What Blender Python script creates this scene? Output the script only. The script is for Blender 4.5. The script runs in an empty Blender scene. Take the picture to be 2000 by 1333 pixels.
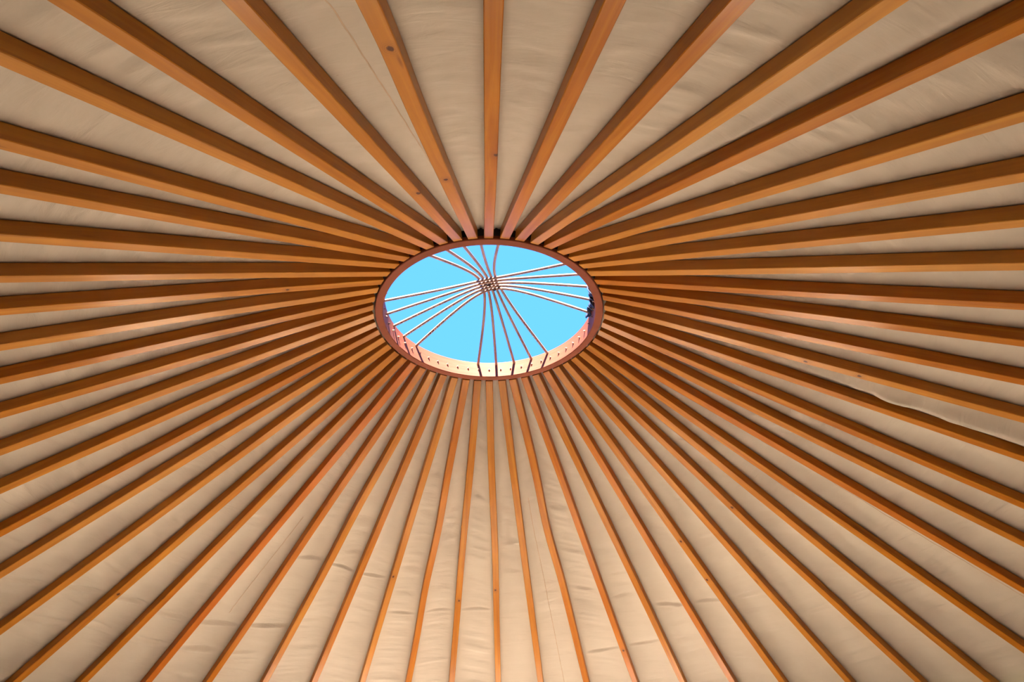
import bpy, bmesh, math, random
import numpy as np
from mathutils import Matrix, Vector

# ------------------------------------------------------------------ camera, sky, sun, exposure
S = 0.75            # radius of the crown ring in metres (everything below is in ring radii)
H = 4.10            # height of the ring's underside above the floor
SLOPE = 0.5323      # drop of the rafters per unit of run
EAVE = 6.1          # wall radius in ring radii
sc = bpy.context.scene
col = sc.collection


def W(x, y, z):
    return Vector((x * S, y * S, H + z * S))


cam_data = bpy.data.cameras.new('camera')
cam = bpy.data.objects.new('camera', cam_data)
col.objects.link(cam)
sc.camera = cam
cam_data.sensor_width = 36.0
cam_data.lens = 1253.3 * 36.0 / 2000.0
cam_data.clip_start = 0.01
yaw, pitch, roll = 0.02079, 0.62771, -0.02928
fw = Vector((math.sin(yaw) * math.cos(pitch), math.cos(yaw) * math.cos(pitch), math.sin(pitch)))
rt = Vector((math.cos(yaw), -math.sin(yaw), 0))
up = rt.cross(fw)
r2 = rt * math.cos(roll) + up * math.sin(roll)
u2 = -rt * math.sin(roll) + up * math.cos(roll)
m = Matrix.Identity(4)
for i in range(3):
    m[i][0], m[i][1], m[i][2] = r2[i], u2[i], -fw[i]
m.translation = W(0.0972, -4.4527, -3.4647)
cam.matrix_world = m

sc.view_settings.view_transform = 'Standard'
sc.view_settings.look = 'None'
sc.view_settings.gamma = 1.0
sc.view_settings.use_curve_mapping = False
sc.view_settings.exposure = 0.0
sc.cycles.max_bounces = 16
sc.cycles.diffuse_bounces = 12
sc.cycles.glossy_bounces = 4
sc.cycles.sample_clamp_indirect = 0.0
sc.cycles.caustics_reflective = False
sc.cycles.caustics_refractive = False
sc.cycles.use_denoising = True

world = bpy.data.worlds.new('sky')
sc.world = world
world.use_nodes = True
wn = world.node_tree.nodes
wl = world.node_tree.links
wn.clear()
w_out = wn.new('ShaderNodeOutputWorld')
w_bg = wn.new('ShaderNodeBackground')
w_tc = wn.new('ShaderNodeTexCoord')
w_sep = wn.new('ShaderNodeSeparateXYZ')
w_ramp = wn.new('ShaderNodeValToRGB')
w_ramp.color_ramp.elements[0].position = 0.0
w_ramp.color_ramp.elements[0].color = (0.42, 0.80, 1.8, 1)
w_ramp.color_ramp.elements[1].position = 0.55
w_ramp.color_ramp.elements[1].color = (0.185, 0.73, 2.4, 1)
wl.new(w_tc.outputs['Generated'], w_sep.inputs[0])
wl.new(w_sep.outputs['Z'], w_ramp.inputs[0])
wl.new(w_ramp.outputs[0], w_bg.inputs['Color'])
w_bg.inputs['Strength'].default_value = 1.0
wl.new(w_bg.outputs[0], w_out.inputs['Surface'])

SUN_EL = math.radians(54)
SUN_AZ = math.radians(-94)      # the sun stands behind the camera
sun_data = bpy.data.lights.new('sun', 'SUN')
sun_data.energy = 55.0
sun_data.color = (1.0, 0.94, 0.87)
sun_data.angle = math.radians(0.53)
sun = bpy.data.objects.new('sun', sun_data)
col.objects.link(sun)
sd = Vector((math.cos(SUN_AZ) * math.cos(SUN_EL), math.sin(SUN_AZ) * math.cos(SUN_EL), math.sin(SUN_EL)))
sun.rotation_euler = sd.to_track_quat('Z', 'Y').to_euler()
sun.location = (0, -6, 9)

# added fill lamps in the far window openings, unseen, to brighten the ceiling
ADDED_WINDOWS = [(90.0, 9.0), (69.0, 9.0), (111.0, 9.0), (48.0, 9.0), (132.0, 9.0)]      # added openings: centre azimuth, half width in degrees
W_LO, W_HI = 0.75, 1.60
# power, slope of the beam, spread: wide fill towards the roof, narrow fill down to the floor
FILL = [(29.0, 0.12, 150), (36.0, 0.12, 150), (36.0, 0.12, 150), (132.0, -0.38, 22), (132.0, -0.38, 22)]
for k, (wa, wh) in enumerate(ADDED_WINDOWS):
    ld = bpy.data.lights.new('fill_light', 'AREA')
    ld.shape = 'RECTANGLE'
    ld.size = 2 * math.radians(wh) * EAVE * S * 0.9
    ld.size_y = (W_HI - W_LO) * 0.9
    ld.energy = FILL[k][0]
    ld.color = (1.0, 0.76, 0.57) if k < 3 else (1.0, 0.97, 0.94)
    ld.spread = math.radians(FILL[k][2])
    lo = bpy.data.objects.new('fill_light', ld)
    col.objects.link(lo)
    a = math.radians(wa)
    rr = EAVE * S - 0.1
    lo.location = (rr * math.cos(a), rr * math.sin(a), (W_LO + W_HI) / 2)
    aim = Vector((-math.cos(a), -math.sin(a), FILL[k][1]))
    lo.rotation_euler = (-aim).to_track_quat('Z', 'Y').to_euler()


# ------------------------------------------------------------------ helpers
def tag(o, label=None, cat=None, group=None, kind=None):
    if label: o['label'] = label
    if cat: o['category'] = cat
    if group: o['group'] = group
    if kind: o['kind'] = kind
    return o


def mesh_obj(name, verts, faces, mat, parent=None, smooth=False, loc=None):
    me = bpy.data.meshes.new(name)
    me.from_pydata([tuple(v) for v in verts], [], faces)
    me.update()
    if smooth:
        me.polygons.foreach_set('use_smooth', [True] * len(me.polygons))
    me.materials.append(mat)
    o = bpy.data.objects.new(name, me)
    col.objects.link(o)
    if loc is not None: o.location = loc
    if parent: o.parent = parent
    return o


def node_mat(name):
    mt = bpy.data.materials.new(name)
    mt.use_nodes = True
    nt = mt.node_tree
    b = nt.nodes['Principled BSDF']
    return mt, nt, b


def mixrgb(nt, fac, a, b, mode='MIX'):
    n = nt.nodes.new('ShaderNodeMix')
    n.data_type = 'RGBA'
    n.blend_type = mode
    for i, v in ((0, fac), (6, a), (7, b)):
        if hasattr(v, 'is_output') or isinstance(v, bpy.types.NodeSocket):
            nt.links.new(v, n.inputs[i])
        elif v is not None:
            n.inputs[i].default_value = v if i == 0 else (*v, 1)
    return n.outputs[2]


def mathn(nt, op, a, b=None, c=None, clamp=False):
    n = nt.nodes.new('ShaderNodeMath')
    n.operation = op
    n.use_clamp = clamp
    for i, v in enumerate((a, b, c)):
        if v is None: continue
        if isinstance(v, bpy.types.NodeSocket): nt.links.new(v, n.inputs[i])
        else: n.inputs[i].default_value = v
    return n.outputs[0]


def ramp(nt, fac, stops):
    n = nt.nodes.new('ShaderNodeValToRGB')
    cr = n.color_ramp
    while len(cr.elements) < len(stops): cr.elements.new(0.5)
    for e, (p, c) in zip(cr.elements, stops):
        e.position = p
        e.color = (*c, 1)
    nt.links.new(fac, n.inputs[0])
    return n.outputs[0]


def noise(nt, vec, scale, detail=3, rough=0.5, dist=0.0):
    n = nt.nodes.new('ShaderNodeTexNoise')
    nt.links.new(vec, n.inputs['Vector'])
    n.inputs['Scale'].default_value = scale
    n.inputs['Detail'].default_value = detail
    n.inputs['Roughness'].default_value = rough
    n.inputs['Distortion'].default_value = dist
    return n.outputs['Fac']


def objcoords(nt, scale=(1, 1, 1), rnd=True):
    tc = nt.nodes.new('ShaderNodeTexCoord')
    mp = nt.nodes.new('ShaderNodeMapping')
    mp.inputs['Scale'].default_value = scale
    nt.links.new(tc.outputs['Object'], mp.inputs['Vector'])
    if not rnd:
        return mp.outputs[0]
    oi = nt.nodes.new('ShaderNodeObjectInfo')
    sh = nt.nodes.new('ShaderNodeVectorMath')
    sh.operation = 'MULTIPLY_ADD'
    cb = nt.nodes.new('ShaderNodeCombineXYZ')
    for i in range(3): nt.links.new(oi.outputs['Random'], cb.inputs[i])
    nt.links.new(cb.outputs[0], sh.inputs[0])
    sh.inputs[1].default_value = (37, 53, 71)
    nt.links.new(mp.outputs[0], sh.inputs[2])
    return sh.outputs[0]


def attr(nt, name):
    n = nt.nodes.new('ShaderNodeAttribute')
    n.attribute_type = 'OBJECT'
    n.attribute_name = name
    return n.outputs['Fac']


# ------------------------------------------------------------------ materials
def rafter_material():
    mt, nt, b = node_mat('varnished_pine')
    v_long = objcoords(nt, (1.1, 26, 26))
    grain = noise(nt, v_long, 1.0, 5, 0.6, 0.6)
    v_fine = objcoords(nt, (6, 240, 240))
    fine = noise(nt, v_fine, 1.0, 3, 0.6)
    v_blot = objcoords(nt, (2.2, 5, 5))
    blot = noise(nt, v_blot, 1.0, 3, 0.55)
    base = ramp(nt, grain, [(0.25, (0.32, 0.098, 0.004)), (0.5, (0.415, 0.150, 0.007)), (0.75, (0.51, 0.222, 0.015))])
    base = mixrgb(nt, mathn(nt, 'MULTIPLY', mathn(nt, 'SUBTRACT', fine, 0.45, clamp=True), 1.3, clamp=True),
                  base, (0.36, 0.13, 0.025))
    base = mixrgb(nt, mathn(nt, 'MULTIPLY', mathn(nt, 'SUBTRACT', blot, 0.52, clamp=True), 1.6, clamp=True),
                  base, (0.52, 0.20, 0.035))
    # each stick has its own tone: -1 redder and deeper, +1 paler and yellower
    tone = attr(nt, 'tone')
    base = mixrgb(nt, mathn(nt, 'MULTIPLY', tone, -0.75, clamp=True), base, (0.50, 0.135, 0.016))
    base = mixrgb(nt, mathn(nt, 'MULTIPLY', tone, 0.6, clamp=True), base, (0.80, 0.47, 0.14))
    # knots at chosen places along the stick
    tc = nt.nodes.new('ShaderNodeTexCoord')
    sp = nt.nodes.new('ShaderNodeSeparateXYZ')
    nt.links.new(tc.outputs['Object'], sp.inputs[0])
    wob = noise(nt, objcoords(nt, (30, 60, 60)), 1.0, 2)
    for k in ('knot_a', 'knot_b'):
        dx = mathn(nt, 'SUBTRACT', sp.outputs[0], attr(nt, k))
        dy = mathn(nt, 'SUBTRACT', sp.outputs[1], attr(nt, k + '_side'))
        dx2 = mathn(nt, 'MULTIPLY', mathn(nt, 'POWER', mathn(nt, 'ABSOLUTE', dx), 2.0), 0.55)
        dy2 = mathn(nt, 'POWER', mathn(nt, 'ABSOLUTE', dy), 2.0)
        d = mathn(nt, 'SQRT', mathn(nt, 'ADD', dx2, dy2))
        d = mathn(nt, 'ADD', d, mathn(nt, 'MULTIPLY', mathn(nt, 'SUBTRACT', wob, 0.5), 0.014))
        halo = mathn(nt, 'SUBTRACT', 1.0, mathn(nt, 'DIVIDE', d, 0.034), clamp=True)
        core = mathn(nt, 'SUBTRACT', 1.0, mathn(nt, 'DIVIDE', d, 0.011), clamp=True)
        ring = mathn(nt, 'MULTIPLY', mathn(nt, 'ABSOLUTE', mathn(nt, 'SINE', mathn(nt, 'MULTIPLY', d, 520.0))), halo)
        base = mixrgb(nt, mathn(nt, 'MULTIPLY', ring, 0.9, clamp=True), base, (0.27, 0.105, 0.03))
        base = mixrgb(nt, mathn(nt, 'MULTIPLY', core, 2.5, clamp=True), base, (0.10, 0.04, 0.016))
    # scattered pin knots
    vor = nt.nodes.new('ShaderNodeTexVoronoi')
    nt.links.new(objcoords(nt, (1.5, 9, 9)), vor.inputs['Vector'])
    vor.inputs['Scale'].default_value = 1.0
    pin = mathn(nt, 'SUBTRACT', 1.0, mathn(nt, 'DIVIDE', vor.outputs['Distance'], 0.07), clamp=True)
    base = mixrgb(nt, mathn(nt, 'MULTIPLY', pin, 0.9, clamp=True), base, (0.20, 0.07, 0.02))
    nt.links.new(base, b.inputs['Base Color'])
    b.inputs['Roughness'].default_value = 0.5
    b.inputs['Specular IOR Level'].default_value = 0.08
    b.inputs['Coat Weight'].default_value = 0.38
    b.inputs['Coat Roughness'].default_value = 0.20
    bp = nt.nodes.new('ShaderNodeBump')
    bp.inputs['Strength'].default_value = 0.12
    bp.inputs['Distance'].default_value = 0.002
    nt.links.new(fine, bp.inputs['Height'])
    nt.links.new(bp.outputs[0], b.inputs['Normal'])
    return mt


def plain_wood(name, c0, c1, scale=(3, 3, 30), rough=0.5, coat=0.2):
    mt, nt, b = node_mat(name)
    g = noise(nt, objcoords(nt, scale, False), 1.0, 4, 0.6, 0.5)
    nt.links.new(ramp(nt, g, [(0.3, c0), (0.7, c1)]), b.inputs['Base Color'])
    b.inputs['Roughness'].default_value = rough
    b.inputs['Coat Weight'].default_value = coat
    b.inputs['Coat Roughness'].default_value = 0.3
    return mt


def canvas_material():
    mt, nt, b = node_mat('beige_canvas')
    g = noise(nt, objcoords(nt, (2, 2, 2), False), 1.0, 4, 0.6)
    base = ramp(nt, g, [(0.3, (0.48, 0.445, 0.385)), (0.7, (0.53, 0.495, 0.43))])
    spots = noise(nt, objcoords(nt, (40, 40, 40), False), 1.0, 2, 0.5)
    spots = mathn(nt, 'MULTIPLY', mathn(nt, 'SUBTRACT', spots, 0.76, clamp=True), 5.0, clamp=True)
    base = mixrgb(nt, spots, base, (0.35, 0.25, 0.16))
    nt.links.new(base, b.inputs['Base Color'])
    b.inputs['Roughness'].default_value = 0.8
    b.inputs['Sheen Weight'].default_value = 0.1
    # small creases running across the cloth, round the crown
    tcx = nt.nodes.new('ShaderNodeTexCoord')
    sx = nt.nodes.new('ShaderNodeSeparateXYZ')
    nt.links.new(tcx.outputs['Object'], sx.inputs[0])
    rad = mathn(nt, 'SQRT', mathn(nt, 'ADD', mathn(nt, 'MULTIPLY', sx.outputs[0], sx.outputs[0]), mathn(nt, 'MULTIPLY', sx.outputs[1], sx.outputs[1])))
    ang = mathn(nt, 'ARCTAN2', sx.outputs[1], sx.outputs[0])
    cv = nt.nodes.new('ShaderNodeCombineXYZ')
    nt.links.new(mathn(nt, 'MULTIPLY', rad, 26.0), cv.inputs[0])
    nt.links.new(mathn(nt, 'MULTIPLY', ang, 11.0), cv.inputs[1])
    crease = noise(nt, cv.outputs[0], 1.0, 4, 0.55, 0.8)
    bc = nt.nodes.new('ShaderNodeBump')
    bc.inputs['Strength'].default_value = 0.5
    bc.inputs['Distance'].default_value = 0.009
    nt.links.new(crease, bc.inputs['Height'])
    weave = noise(nt, objcoords(nt, (420, 420, 420), False), 1.0, 2, 0.5)
    bp = nt.nodes.new('ShaderNodeBump')
    bp.inputs['Strength'].default_value = 0.12
    bp.inputs['Distance'].default_value = 0.001
    nt.links.new(weave, bp.inputs['Height'])
    nt.links.new(bc.outputs[0], bp.inputs['Normal'])
    nt.links.new(bp.outputs[0], b.inputs['Normal'])
    return mt


def simple(name, c, rough=0.6, metal=0.0):
    mt, nt, b = node_mat(name)
    g = noise(nt, objcoords(nt, (9, 9, 9), False), 1.0, 3, 0.6)
    lo = tuple(v * 0.85 for v in c)
    hi = tuple(min(1, v * 1.12) for v in c)
    nt.links.new(ramp(nt, g, [(0.3, lo), (0.7, hi)]), b.inputs['Base Color'])
    b.inputs['Roughness'].default_value = rough
    b.inputs['Metallic'].default_value = metal
    return mt


M_RAFTER = rafter_material()
M_CANVAS = canvas_material()
M_RING = plain_wood('red_brown_ring_wood', (0.22, 0.064, 0.036), (0.30, 0.09, 0.052), (5, 5, 60), 0.6, 0.0)
M_RING.node_tree.nodes['Principled BSDF'].inputs['Specular IOR Level'].default_value = 0.12
M_ROD = simple('brown_pipe', (0.31, 0.18, 0.145), 0.38)
M_BOLT = simple('pale_bolt', (0.45, 0.27, 0.19), 0.4, 0.3)
M_DARK = simple('near_black', (0.012, 0.012, 0.018), 0.8)
M_NAVY = simple('dark_blue_cover_cloth', (0.035, 0.055, 0.11), 0.85)
M_THREAD = simple('seam_thread', (0.50, 0.40, 0.30), 0.85)
M_FLOOR = plain_wood('floor_boards', (0.44, 0.345, 0.25), (0.53, 0.42, 0.31), (2, 14, 2), 0.5, 0.1)
M_WALL = simple('wall_canvas', (0.11, 0.08, 0.06), 0.85)
M_LATH = plain_wood('lattice_wood', (0.45, 0.20, 0.06), (0.58, 0.28, 0.09))
M_GRASS = simple('dry_grass', (0.10, 0.10, 0.045), 0.95)
M_FRAME = plain_wood('added_window_wood', (0.45, 0.20, 0.06), (0.58, 0.28, 0.09))

# ------------------------------------------------------------------ rafters
# azimuth at the ring and further turn at the eave, degrees; first is the one running straight
# up over the camera, then round towards the left
RAFTERS = [
    (-89.1, 0.85), (-95.85, 0.11), (-102.49, 0.1), (-108.95, -0.73), (-115.61, -0.04), (-122.39, -1.45),
    (-128.8, -0.4), (-135.36, -0.92), (-142.11, -1.23), (-148.68, -0.5), (-155.21, -0.89), (-162.08, -0.39),
    (-168.59, -0.36), (-175.45, -0.28), (177.85, -0.22), (171.37, -0.73), (164.74, 0.08), (158.31, -0.71),
    (151.4, -0.76), (144.91, -0.54), (138.18, -0.54), (131.54, -0.89), (124.92, -1.43), (118.35, -1.36),
    (111.71, -1.48), (104.94, -1.4), (98.32, -1.24), (91.76, -1.57), (84.53, -0.63), (78.32, -1.29),
    (71.38, -1.31), (64.53, -0.96), (57.93, -0.95), (51.34, -0.47), (44.83, -1.47), (38.48, -2.25),
    (32.08, -2.09), (25.61, -2.06), (18.98, -2.66), (12.07, -2.09), (5.46, -1.22), (-1.53, -1.91),
    (-8.26, -1.9), (-16.17, -0.48), (-22.31, -1.24), (-28.69, -1.23), (-35.71, -0.61), (-42.04, -0.91),
    (-48.77, -0.03), (-55.47, 0.13), (-62.37, -0.38), (-68.83, 0.22), (-75.6, 0.54), (-82.16, 0.62),
]

RW, RH = 0.072, 0.085            # width and depth of a rafter in ring radii
# lateral wander of crooked sticks: index -> (radius, offset, spread)
CROOKED = {29: [(2.75, 0.030, 0.55)], 27: [(3.0, -0.012, 0.8)], 25: [(2.7, -0.014, 0.5), (3.6, 0.010, 0.5)],
           26: [(3.0, 0.010, 0.8)], 22: [(2.6, 0.018, 0.6)], 35: [(3.4, 0.012, 0.6)], 10: [(2.3, 0.010, 0.6)],
           1: [(3.2, 0.010, 0.35)]}
TONES = {0: 0.0, 1: 0.25, 2: 0.2, 3: 0.15, 17: 0.2, 18: 0.1, 19: -0.1, 20: -0.85, 21: -0.35, 22: 0.1, 23: -0.1, 24: 0.2,
         25: -0.3, 26: 0.0, 27: 0.1, 28: 0.1, 29: -0.2, 30: -0.45, 31: 0.0, 32: -0.35, 33: 0.1, 34: 0.15, 35: 0.1,
         36: 0.15, 37: 0.0, 38: -0.4, 39: 0.1, 40: -0.1, 41: 0.0, 42: 0.25, 43: -0.2, 44: -0.1, 45: -0.3, 46: 0.4,
         47: 0.3, 48: 0.35, 49: 0.3, 50: -0.1, 51: 0.45, 52: -0.05, 53: -0.15}
# knots: index -> list of (radius, side offset in metres)
KNOTS = {1: [(3.16, 0.012), (2.03, 0.0)], 48: [(2.37, 0.03)], 42: [(2.45, 0.0), (2.78, 0.0)], 27: [(3.55, 0.0)],
         33: [(3.2, 0.0), (3.75, 0.01)], 24: [(3.4, 0.01)], 26: [(3.7, 0.0)], 35: [(3.0, 0.0)], 0: [(2.3, 0.022)],
         18: [(4.2, 0.0)], 30: [(4.6, 0.0)], 2: [(1.9, 0.02)], 9: [(1.7, 0.0)]}


def rafter_line(i):
    a, d = RAFTERS[i]
    a0 = math.radians(a)
    a1 = math.radians(a + d)
    p0 = np.array([math.cos(a0), math.sin(a0)])
    p1 = np.array([math.cos(a1), math.sin(a1)]) * EAVE
    return p0, p1


def wander(i, r):
    rnd = random.Random(100 + i)
    ph = rnd.uniform(0, 6.28)
    amp = rnd.uniform(0.002, 0.006)
    v = amp * math.sin((r - 1) * rnd.uniform(0.9, 1.6) + ph) * min(1, (r - 1) / 0.8)
    for (rc, off, spr) in CROOKED.get(i, []):
        v += off * math.exp(-((r - rc) / spr) ** 2)
    return v


def edge_name(i):
    """which side of the photograph the rafter leaves by, and its place along that side"""
    order = ['first', 'second', 'third', 'fourth', 'fifth', 'sixth', 'seventh', 'eighth', 'ninth', 'tenth',
             'eleventh', 'twelfth', 'thirteenth', 'fourteenth', 'fifteenth']
    if i in (3, 2, 1):
        return 'sloping up-left, %s left of the one running straight up' % order[i - 1]
    if i in (53, 52, 51):
        return 'sloping up-right, %s right of the one running straight up' % order[53 - i]
    if i == 0:
        return 'running straight up from the crown ring to the top edge'
    if i == 27:
        return 'running straight down from the crown ring to the bottom edge'
    if 4 <= i <= 17:
        k = i - 4
        return 'leaving by the left photo edge, %s from its %s' % (order[min(k, 13 - k)], 'top' if k < 7 else 'bottom')
    if 37 <= i <= 50:
        k = 50 - i
        return 'leaving by the right photo edge, %s from its %s' % (order[min(k, 13 - k)], 'top' if k < 7 else 'bottom')
    if i < 27:
        return 'leaving by the bottom edge, %s left of the straight-down one' % order[26 - i]
    return 'leaving by the bottom edge, %s right of the straight-down one' % order[i - 28]


LOOK = {1: 'pale knotty rafter', 20: 'dark reddish rafter', 29: 'crooked wooden rafter', 48: 'honey rafter with dark knot',
        0: 'wide honey-brown rafter', 30: 'orange-red rafter', 42: 'knotty rafter above the sagging cloth'}


def rafter_frames(i, rs):
    p0, p1 = rafter_line(i)
    u = (p1 - p0) / np.linalg.norm(p1 - p0)
    L = np.linalg.norm(p1 - p0)
    out = []
    for r in rs:
        t = (r - 1) / (EAVE - 1) * L
        p = p0 + u * t
        z = -SLOPE * (np.hypot(*p) - 1)
        out.append((t, p, z))
    return u, out


NSEG = 40


def build_rafter(i):
    p0, p1 = rafter_line(i)
    L = float(np.linalg.norm(p1 - p0))
    u = (p1 - p0) / L
    dz = -SLOPE * (EAVE - 1)
    X = Vector((u[0] * L, u[1] * L, dz))
    L3 = X.length
    X.normalize()
    Y = Vector((-u[1], u[0], 0))
    Z = X.cross(Y)                     # points up and outward
    mw = Matrix.Identity(4)
    for k in range(3):
        mw[k][0], mw[k][1], mw[k][2] = X[k], Y[k], Z[k]
    mw.translation = W(p0[0], p0[1], 0)
    rnd = random.Random(7 + i)
    tw = rnd.uniform(-0.02, 0.02)
    w = RW * S * rnd.uniform(0.96, 1.04)
    h = RH * S
    c = 0.0028
    prof = [(-w / 2 + c, 0), (w / 2 - c, 0), (w / 2, c), (w / 2, h - c), (w / 2 - c, h), (-w / 2 + c, h), (-w / 2, h - c), (-w / 2, c)]
    verts, faces = [], []
    xs = [k / NSEG * L3 * S for k in range(NSEG + 1)]
    for x in xs:
        r = 1 + (x / (L3 * S)) * (EAVE - 1)
        off = wander(i, r) * S
        ang = tw * (x / xs[-1])
        for (py, pz) in prof:
            yy = py * math.cos(ang) - (pz - h / 2) * math.sin(ang)
            zz = py * math.sin(ang) + (pz - h / 2) * math.cos(ang) + h / 2
            verts.append((x + (0.002 if x == 0 else 0), yy + off, zz))
    n = 8
    for k in range(NSEG):
        for j in range(n):
            a = k * n + j
            b = k * n + (j + 1) % n
            faces.append((a, a + n, b + n, b))
    faces.append(tuple(range(n)))
    faces.append(tuple(reversed(range(NSEG * n, NSEG * n + n))))
    o = mesh_obj('rafter', verts, faces, M_RAFTER)
    o.matrix_world = mw
    sc_x = L3 * S / (EAVE - 1)
    o['tone'] = float(TONES.get(i, rnd.uniform(-0.1, 0.35)))
    for k in ('knot_a', 'knot_b'):
        o[k] = -9.0
        o[k + '_side'] = 0.0
    for k, (r, sd_) in zip(('knot_a', 'knot_b'), KNOTS.get(i, [])):
        o[k] = float((r - 1) * sc_x)
        o[k + '_side'] = float(sd_)
    tag(o, '%s %s' % (LOOK.get(i, 'varnished wooden rafter'), edge_name(i)), 'rafter', 'roof rafters fanning out from the crown ring')
    return o


for i in range(54):
    build_rafter(i)

# ------------------------------------------------------------------ crown: ring, bolts, arched pipes
crown = bpy.data.objects.new('roof_crown', None)
col.objects.link(crown)
crown.location = W(0, 0, 0)
tag(crown, 'round reddish-brown crown ring with arched pipes crossing the blue sky opening', 'skylight')
R_OUT, R_IN, R_TOP = 0.992, 0.924, 0.172


def lathe(name, prof, mat, parent, n=216, closed=True):
    verts, faces = [], []
    k = len(prof)
    for j in range(n):
        a = 2 * math.pi * j / n
        for (r, z) in prof:
            verts.append((r * S * math.cos(a), r * S * math.sin(a), z * S))
    for j in range(n):
        j2 = (j + 1) % n
        for q in range(k if closed else k - 1):
            q2 = (q + 1) % k
            faces.append((j * k + q, j2 * k + q, j2 * k + q2, j * k + q2))
    return mesh_obj(name, verts, faces, mat, parent, smooth=False)


bev = 0.006
ring = lathe('ring', [(R_IN, bev), (R_IN + bev, 0), (R_OUT - bev, 0), (R_OUT, bev), (R_OUT, R_TOP - bev),
                      (R_OUT - bev, R_TOP), (R_IN + bev, R_TOP), (R_IN, R_TOP - bev)], M_RING, crown)
tag(lathe('outer_band', [(R_OUT + 0.001, 0.035), (R_OUT + 0.006, 0.035), (R_OUT + 0.006, R_TOP + 0.02), (R_OUT + 0.001, R_TOP + 0.02)],
      M_DARK, crown), 'black band round the outside of the ring')  # near-black band added over the ring's outer face

# bolts: one per rafter, heads on the inner face
bolt_me = None
for i in range(54):
    a = math.radians(RAFTERS[i][0])
    if bolt_me is None:
        bm = bmesh.new()
        bmesh.ops.create_cone(bm, cap_ends=True, segments=12, radius1=0.0070, radius2=0.0070, depth=0.004)
        bmesh.ops.translate(bm, verts=bm.verts, vec=(0, 0, 0.002))
        dome = bmesh.ops.create_uvsphere(bm, u_segments=12, v_segments=6, radius=0.0048)
        bmesh.ops.scale(bm, verts=dome['verts'], vec=(1, 1, 1.5))
        bmesh.ops.translate(bm, verts=dome['verts'], vec=(0, 0, 0.006))
        bolt_me = bpy.data.meshes.new('bolt')
        bm.to_mesh(bolt_me)
        bm.free()
        bolt_me.materials.append(M_BOLT)
    b = bpy.data.objects.new('bolt', bolt_me)
    col.objects.link(b)
    b.parent = crown
    rr = (R_IN - 0.0005) * S
    b.location = (rr * math.cos(a), rr * math.sin(a), 0.085 * S)
    inward = Vector((-math.cos(a), -math.sin(a), 0))
    b.rotation_euler = inward.to_track_quat('Z', 'Y').to_euler()


def tube(name, pts, rad, mat, parent, seg=10):
    verts, faces = [], []
    n = len(pts)
    for k, p in enumerate(pts):
        t = (pts[min(k + 1, n - 1)] - pts[max(k - 1, 0)]).normalized()
        s = t.cross(Vector((0, 0, 1)))
        if s.length < 1e-3: s = Vector((1, 0, 0))
        s.normalize()
        v = s.cross(t)
        for j in range(seg):
            a = 2 * math.pi * j / seg
            verts.append(p + (s * math.cos(a) + v * math.sin(a)) * rad)
    for k in range(n - 1):
        for j in range(seg):
            j2 = (j + 1) % seg
            faces.append((k * seg + j, (k + 1) * seg + j, (k + 1) * seg + j2, k * seg + j2))
    faces.append(tuple(range(seg)))
    faces.append(tuple(reversed(range((n - 1) * seg, n * seg))))
    return mesh_obj(name, verts, faces, mat, parent, smooth=True)


PIPE_R = 0.0128
APEX = 0.425
for axis_deg, lift in ((164.2, -0.013), (76.0, 0.013)):
    ax = math.radians(axis_deg)
    e = Vector((math.cos(ax), math.sin(ax), 0))
    n_ = Vector((-math.sin(ax), math.cos(ax), 0))
    for k in range(-2, 3):
        end = math.radians(11.35 * k)
        xe, ye = 0.936 * math.cos(end), 0.936 * math.sin(end)
        pts = []
        for q in range(-40, 41):
            t = q / 40
            # along the axis, sideways, and up
            lat_c = 0.036 * k
            s_ = abs(t)
            lat = lat_c + (ye - lat_c) * (math.sqrt(s_ * s_ + 0.09) - 0.3) / (math.sqrt(1.09) - 0.3)
            rise = 1 - (math.sqrt(s_ * s_ + 0.05) - 0.2236) / (math.sqrt(1.05) - 0.2236)
            if lift > 0 and t < 0:
                lat += 0.026 * s_          # the near ends of the upper bundle sit a little to the left
            z = R_TOP - 0.03 + (APEX - R_TOP + 0.03 + lift) * rise
            pts.append((e * (xe * t) + n_ * lat + Vector((0, 0, z))) * S)
        tube('crown_pipe', pts, PIPE_R * S, M_ROD, crown)
# dark wire ties where the two bundles cross
ax = math.radians(164.2)
e = Vector((math.cos(ax), math.sin(ax), 0))
n_ = Vector((-math.sin(ax), math.cos(ax), 0))
for (u_, v_) in ((0.088, -0.035), (-0.088, -0.03), (0.0, 0.02), (-0.03, -0.06)):
    pts = []
    for q in range(19):
        t = q / 18 * 2 * math.pi * 1.5
        pts.append((e * (u_ + 0.012 * q / 18 + 0.02 * math.cos(t)) + n_ * (v_ + 0.022 * math.sin(t) * 0.6) +
                    Vector((0, 0, APEX + 0.034 * math.sin(t)))) * S)
    tube('wire_tie', pts, 0.0045 * S, M_DARK, crown, 6)

# dark folded cloth of the cover hanging over the right inner edge of the ring
verts, faces = [], []
nu, nv = 24, 10
for q in range(nu + 1):
    a = math.radians(-17 + 27 * q / nu)
    for k in range(nv + 1):
        v = k / nv
        drop = 0.085 + 0.045 * math.sin(q * 0.9) * math.sin(q * 0.37 + 1) + 0.03 * math.sin(q * 0.25)
        z = R_TOP + 0.016 - v * drop
        r = R_IN - 0.016 - 0.020 * math.sin(q * 1.3 + v * 2.2) * v - 0.012 * math.sin(v * 3.14)
        if k == 0: r = R_IN + 0.03
        verts.append((r * math.cos(a) * S, r * math.sin(a) * S, z * S))
for q in range(nu):
    for k in range(nv):
        a0 = q * (nv + 1) + k
        faces.append((a0, a0 + 1, a0 + nv + 2, a0 + nv + 1))
cl = mesh_obj('cover_cloth', verts, faces, M_NAVY, None, smooth=True, loc=W(0, 0, 0))
sm = cl.modifiers.new('thick', 'SOLIDIFY')
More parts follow.
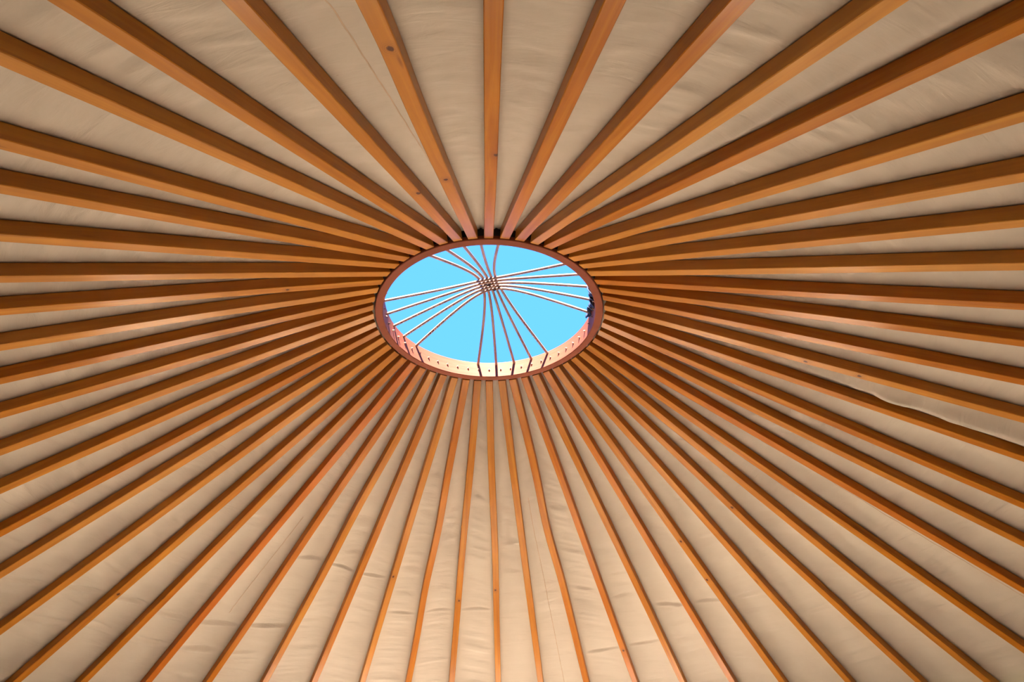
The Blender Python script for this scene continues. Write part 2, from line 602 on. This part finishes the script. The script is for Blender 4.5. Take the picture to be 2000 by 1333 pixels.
sm.thickness = 0.004
tag(cl, 'dark blue crumpled cover cloth hanging over the right inner edge of the ring', 'cloth')

# ------------------------------------------------------------------ canvas roof
rng = np.random.default_rng(5)


def vnoise(u, v, seed):
    """smooth value noise on arrays"""
    g = np.random.default_rng(seed).uniform(-1, 1, (64, 64))
    iu, iv = np.floor(u).astype(int), np.floor(v).astype(int)
    fu, fv = u - iu, v - iv
    fu = fu * fu * (3 - 2 * fu)
    fv = fv * fv * (3 - 2 * fv)
    a = g[iu % 64, iv % 64]; b = g[(iu + 1) % 64, iv % 64]
    c = g[iu % 64, (iv + 1) % 64]; d = g[(iu + 1) % 64, (iv + 1) % 64]
    return (a * (1 - fu) + b * fu) * (1 - fv) + (c * (1 - fu) + d * fu) * fv


NR, NB = 560, 16
R0, R1 = 0.946, EAVE + 0.25
rs = R0 + (R1 - R0) * (np.linspace(0, 1, NR + 1) ** 1.15)
nrm_xy, nrm_z = SLOPE / math.hypot(SLOPE, 1), 1 / math.hypot(SLOPE, 1)
centres = []
for i in range(54):
    p0, p1 = rafter_line(i)
    L = np.linalg.norm(p1 - p0)
    u = (p1 - p0) / L
    n2 = np.array([-u[1], u[0]])
    t = (rs - 1) / (EAVE - 1) * L
    wv = np.array([wander(i, max(1, r)) for r in rs])
    P = p0[None] + u[None] * t[:, None] + n2[None] * wv[:, None]
    centres.append(np.unwrap(np.arctan2(P[:, 1], P[:, 0])))
verts = np.zeros((54 * NB, NR + 1, 3))
TOPH = RH + 0.004
for i in range(54):
    A = centres[i]
    B = centres[(i + 1) % 54]
    d = (B - A + np.pi) % (2 * np.pi) - np.pi         # negative: clockwise
    for q in range(NB):
        uu = q / NB
        a = A + d * uu
        width = np.abs(d) * rs                         # bay width in radii
        half = (RW * 0.62) / width                     # share of the bay lying on the rafter
        x = np.clip((np.minimum(uu, 1 - uu) - half) / (0.5 - half), 0, 1)
        free = np.sin(np.clip(x, 0, 1) * math.pi / 2) ** 0.8
        bay = i + uu
        # concentric wrinkles, each bay its own, slightly slanted
        slant = 0.10 * (uu - 0.5) * math.sin(i * 2.1)
        wr = vnoise((rs + slant) * 12.0, np.full_like(rs, bay * 0.9 + i * 3.7), 11)
        wr += 0.55 * vnoise((rs + slant * 1.6) * 25.0, np.full_like(rs, bay * 1.3 + i * 5.1), 12)
        swell = vnoise(rs * 1.6, np.full_like(rs, i * 7.3 + uu * 0.5), 13)
        amt = 0.35 + 0.65 * np.clip(vnoise(rs * 1.1, np.full_like(rs, i * 2.9), 14) + 0.4, 0, 1)
        hgt = TOPH + free * (0.014 * wr * amt * np.minimum(1, width / 0.25) + 0.010 + 0.012 * swell * np.minimum(1, width / 0.3))
        # sharp folds far out, crossing several bays on the left of the picture
        deg = np.degrees(a) % 360
        for (rc, lo, hi, amp, wid) in ((4.36, 121, 170, 0.032, 0.030), (3.42, 110, 131, 0.024, 0.024), (4.75, 126, 160, 0.026, 0.04),
                                       (3.95, 88, 112, 0.010, 0.03), (4.6, 60, 80, 0.013, 0.035), (4.1, 40, 66, 0.016, 0.035), (4.5, 20, 44, 0.018, 0.04)):
            win = np.clip((deg - lo) / 4, 0, 1) * np.clip((hi - deg) / 4, 0, 1)
            rr = rs - rc - 0.05 * np.sin(deg * 0.21 + rc) - 0.03 * vnoise(np.full_like(rs, bay * 1.7), rs * 0 + rc, 21)
            hgt += win * amp * free * (np.exp(-(rr / (0.6 * wid)) ** 2) - 0.8 * np.exp(-((rr - wid * 0.85) / (0.6 * wid)) ** 2))
        # loose cloth sagging between two rafters on the right
        if i == 41:
            g_ = np.clip((rs - 2.0) / 1.2, 0, 1) ** 1.5
            bump = 1 + 0.25 * np.exp(-((rs - 3.05) / 0.10) ** 2) - 0.30 * np.exp(-((rs - 3.22) / 0.10) ** 2)
            prof = np.exp(-((uu - 0.24) / (0.10 if uu < 0.24 else 0.30)) ** 2) * np.clip(x * 2.2, 0, 1)
            hgt -= 0.085 * g_ * prof * bump
        if i == 50:
            g_ = np.clip((rs - 1.7) / 1.5, 0, 1)
            hgt -= 0.038 * g_ * np.exp(-((uu - 0.22) / 0.16) ** 2) * np.clip(x * 2.2, 0, 1) * (1 + 0.35 * np.sin(rs * 5))
        base_z = -SLOPE * (rs - 1)
        radial = rs + hgt * nrm_xy
        j = i * NB + q
        verts[j, :, 0] = radial * np.cos(a)
        verts[j, :, 1] = radial * np.sin(a)
        verts[j, :, 2] = base_z + hgt * nrm_z
nj = 54 * NB
V = verts.reshape(-1, 3) * S
J, K = np.meshgrid(np.arange(nj), np.arange(NR), indexing='ij')
n1 = NR + 1
F = np.stack([J * n1 + K, J * n1 + K + 1, ((J + 1) % nj) * n1 + K + 1, ((J + 1) % nj) * n1 + K], -1).reshape(-1, 4)
me = bpy.data.meshes.new('ceiling')
me.vertices.add(len(V))
me.vertices.foreach_set('co', V.ravel())
me.loops.add(F.size)
me.loops.foreach_set('vertex_index', F.ravel())
me.polygons.add(len(F))
me.polygons.foreach_set('loop_start', np.arange(0, F.size, 4))
me.polygons.foreach_set('loop_total', np.full(len(F), 4))
me.update(calc_edges=True)
me.polygons.foreach_set('use_smooth', [True] * len(F))
me.materials.append(M_CANVAS)
ceiling = bpy.data.objects.new('ceiling', me)
col.objects.link(ceiling)
ceiling.location = (0, 0, H)
tag(ceiling, 'beige wrinkled canvas roof stretched over the wooden rafters', 'canvas roof', kind='structure')


def canvas_point(i, uu, r, off=0.0):
    """point just under the cloth in bay i at share uu, radius r"""
    k = np.interp(r, rs, np.arange(NR + 1))
    f = uu * NB
    j0 = int(f)
    fj = f - j0
    a = i * NB + j0
    b = (a + 1) % nj
    k0 = min(int(k), NR - 1)
    fk = k - k0
    p = ((verts[a, k0] * (1 - fk) + verts[a, k0 + 1] * fk) * (1 - fj) + (verts[b, k0] * (1 - fk) + verts[b, k0 + 1] * fk) * fj)
    rad = math.hypot(p[0], p[1])
    return Vector((p[0] - off * nrm_xy * p[0] / rad, p[1] - off * nrm_xy * p[1] / rad, p[2] - off * nrm_z)) * S


# stitched seams running down the cloth: bay, share at start and end, radius from and to
for (bay, ua, ub, ra, rb) in ((1, 0.25, 0.46, 1.5, 3.6), (20, 0.62, 0.55, 2.9, 4.25), (37, 0.62, 0.80, 2.6, 5.9),
                              (45, 0.55, 0.60, 1.9, 3.6), (28, 0.45, 0.5, 2.4, 5.2)):
    pts = []
    nn = 150
    for q in range(nn + 1):
        t = q / nn
        r = ra + (rb - ra) * t
        pts.append(canvas_point(bay, ua + (ub - ua) * t, r, 0.0010))
    verts_s, faces_s = [], []
    for k, p in enumerate(pts):
        t = (pts[min(k + 1, nn)] - pts[max(k - 1, 0)]).normalized()
        side = t.cross(Vector((p.x, p.y, 3.0)).normalized()).normalized()
        up_ = side.cross(t)
        for (a_, b_) in ((-1, 0), (-0.5, -0.7), (0.5, -0.7), (1, 0)):
            verts_s.append(p + side * a_ * 0.0028 - (up_ if up_.z > 0 else -up_) * (-b_) * 0.0018)
    for k in range(nn):
        for j in range(3):
            faces_s.append((k * 4 + j, k * 4 + j + 1, k * 4 + j + 5, k * 4 + j + 4))
    mesh_obj('seam', verts_s, faces_s, M_THREAD, ceiling, smooth=True)

# ------------------------------------------------------------------ room below: floor, round wall, added windows, ground
RWALL = EAVE * S + 0.02
n = 180
verts = [(0, 0, 0)] + [(RWALL * 1.02 * math.cos(2 * math.pi * k / n), RWALL * 1.02 * math.sin(2 * math.pi * k / n), 0) for k in range(n)]
faces = [(0, 1 + k, 1 + (k + 1) % n) for k in range(n)]
tag(mesh_obj('floor', verts, faces, M_FLOOR), kind='structure')
verts, faces = [], []
zs = [0, W_LO, W_HI, 2.02]
n = 360
for k in range(n):
    a = math.radians(k + 0.5)
    for z in zs:
        verts.append((RWALL * math.cos(a), RWALL * math.sin(a), z))
for k in range(n):
    mid = (k + 1) % 360
    for j in range(3):
        hole = j == 1 and any(abs(mid - wa) < wh for wa, wh in ADDED_WINDOWS)
        if not hole:
            k2 = (k + 1) % n
            faces.append((k * 4 + j, k2 * 4 + j, k2 * 4 + j + 1, k * 4 + j + 1))
wall = mesh_obj('wall_round', verts, faces, M_WALL)
sm = wall.modifiers.new('thick', 'SOLIDIFY')
sm.thickness = 0.01
sm.offset = 0
tag(wall, kind='structure')
for k, (wa, wh) in enumerate(ADDED_WINDOWS):  # unseen windows added in the far wall for the fill lamps
    verts, faces = [], []

    def bar(a0, a1, z0, z1, t=0.02):
        steps = max(1, int(abs(a1 - a0)))
        for q in range(steps):
            b0 = math.radians(a0 + (a1 - a0) * q / steps)
            b1 = math.radians(a0 + (a1 - a0) * (q + 1) / steps)
            s0 = len(verts)
            for (b_, z_) in ((b0, z0), (b1, z0), (b1, z1), (b0, z1)):
                for r_ in (RWALL - t, RWALL + t):
                    verts.append((r_ * math.cos(b_), r_ * math.sin(b_), z_))
            for f in ((0, 2, 4, 6), (1, 7, 5, 3), (0, 1, 3, 2), (2, 3, 5, 4), (4, 5, 7, 6), (6, 7, 1, 0)):
                faces.append(tuple(s0 + v for v in f))
    bar(wa - wh - 0.3, wa + wh + 0.3, W_LO - 0.03, W_LO + 0.03)
    bar(wa - wh - 0.3, wa + wh + 0.3, W_HI - 0.03, W_HI + 0.03)
    for aa in (wa - wh, wa, wa + wh):
        bar(aa - 0.35, aa + 0.35, W_LO, W_HI)
    tag(mesh_obj('added_window_%d' % (k + 1), verts, faces, M_FRAME), kind='structure')
verts = [(0, 0, -0.05)] + [(40 * math.cos(2 * math.pi * k / 64), 40 * math.sin(2 * math.pi * k / 64), -0.05) for k in range(64)]
tag(mesh_obj('ground', verts, [(0, 1 + k, 1 + (k + 1) % 64) for k in range(64)], M_GRASS), kind='structure')
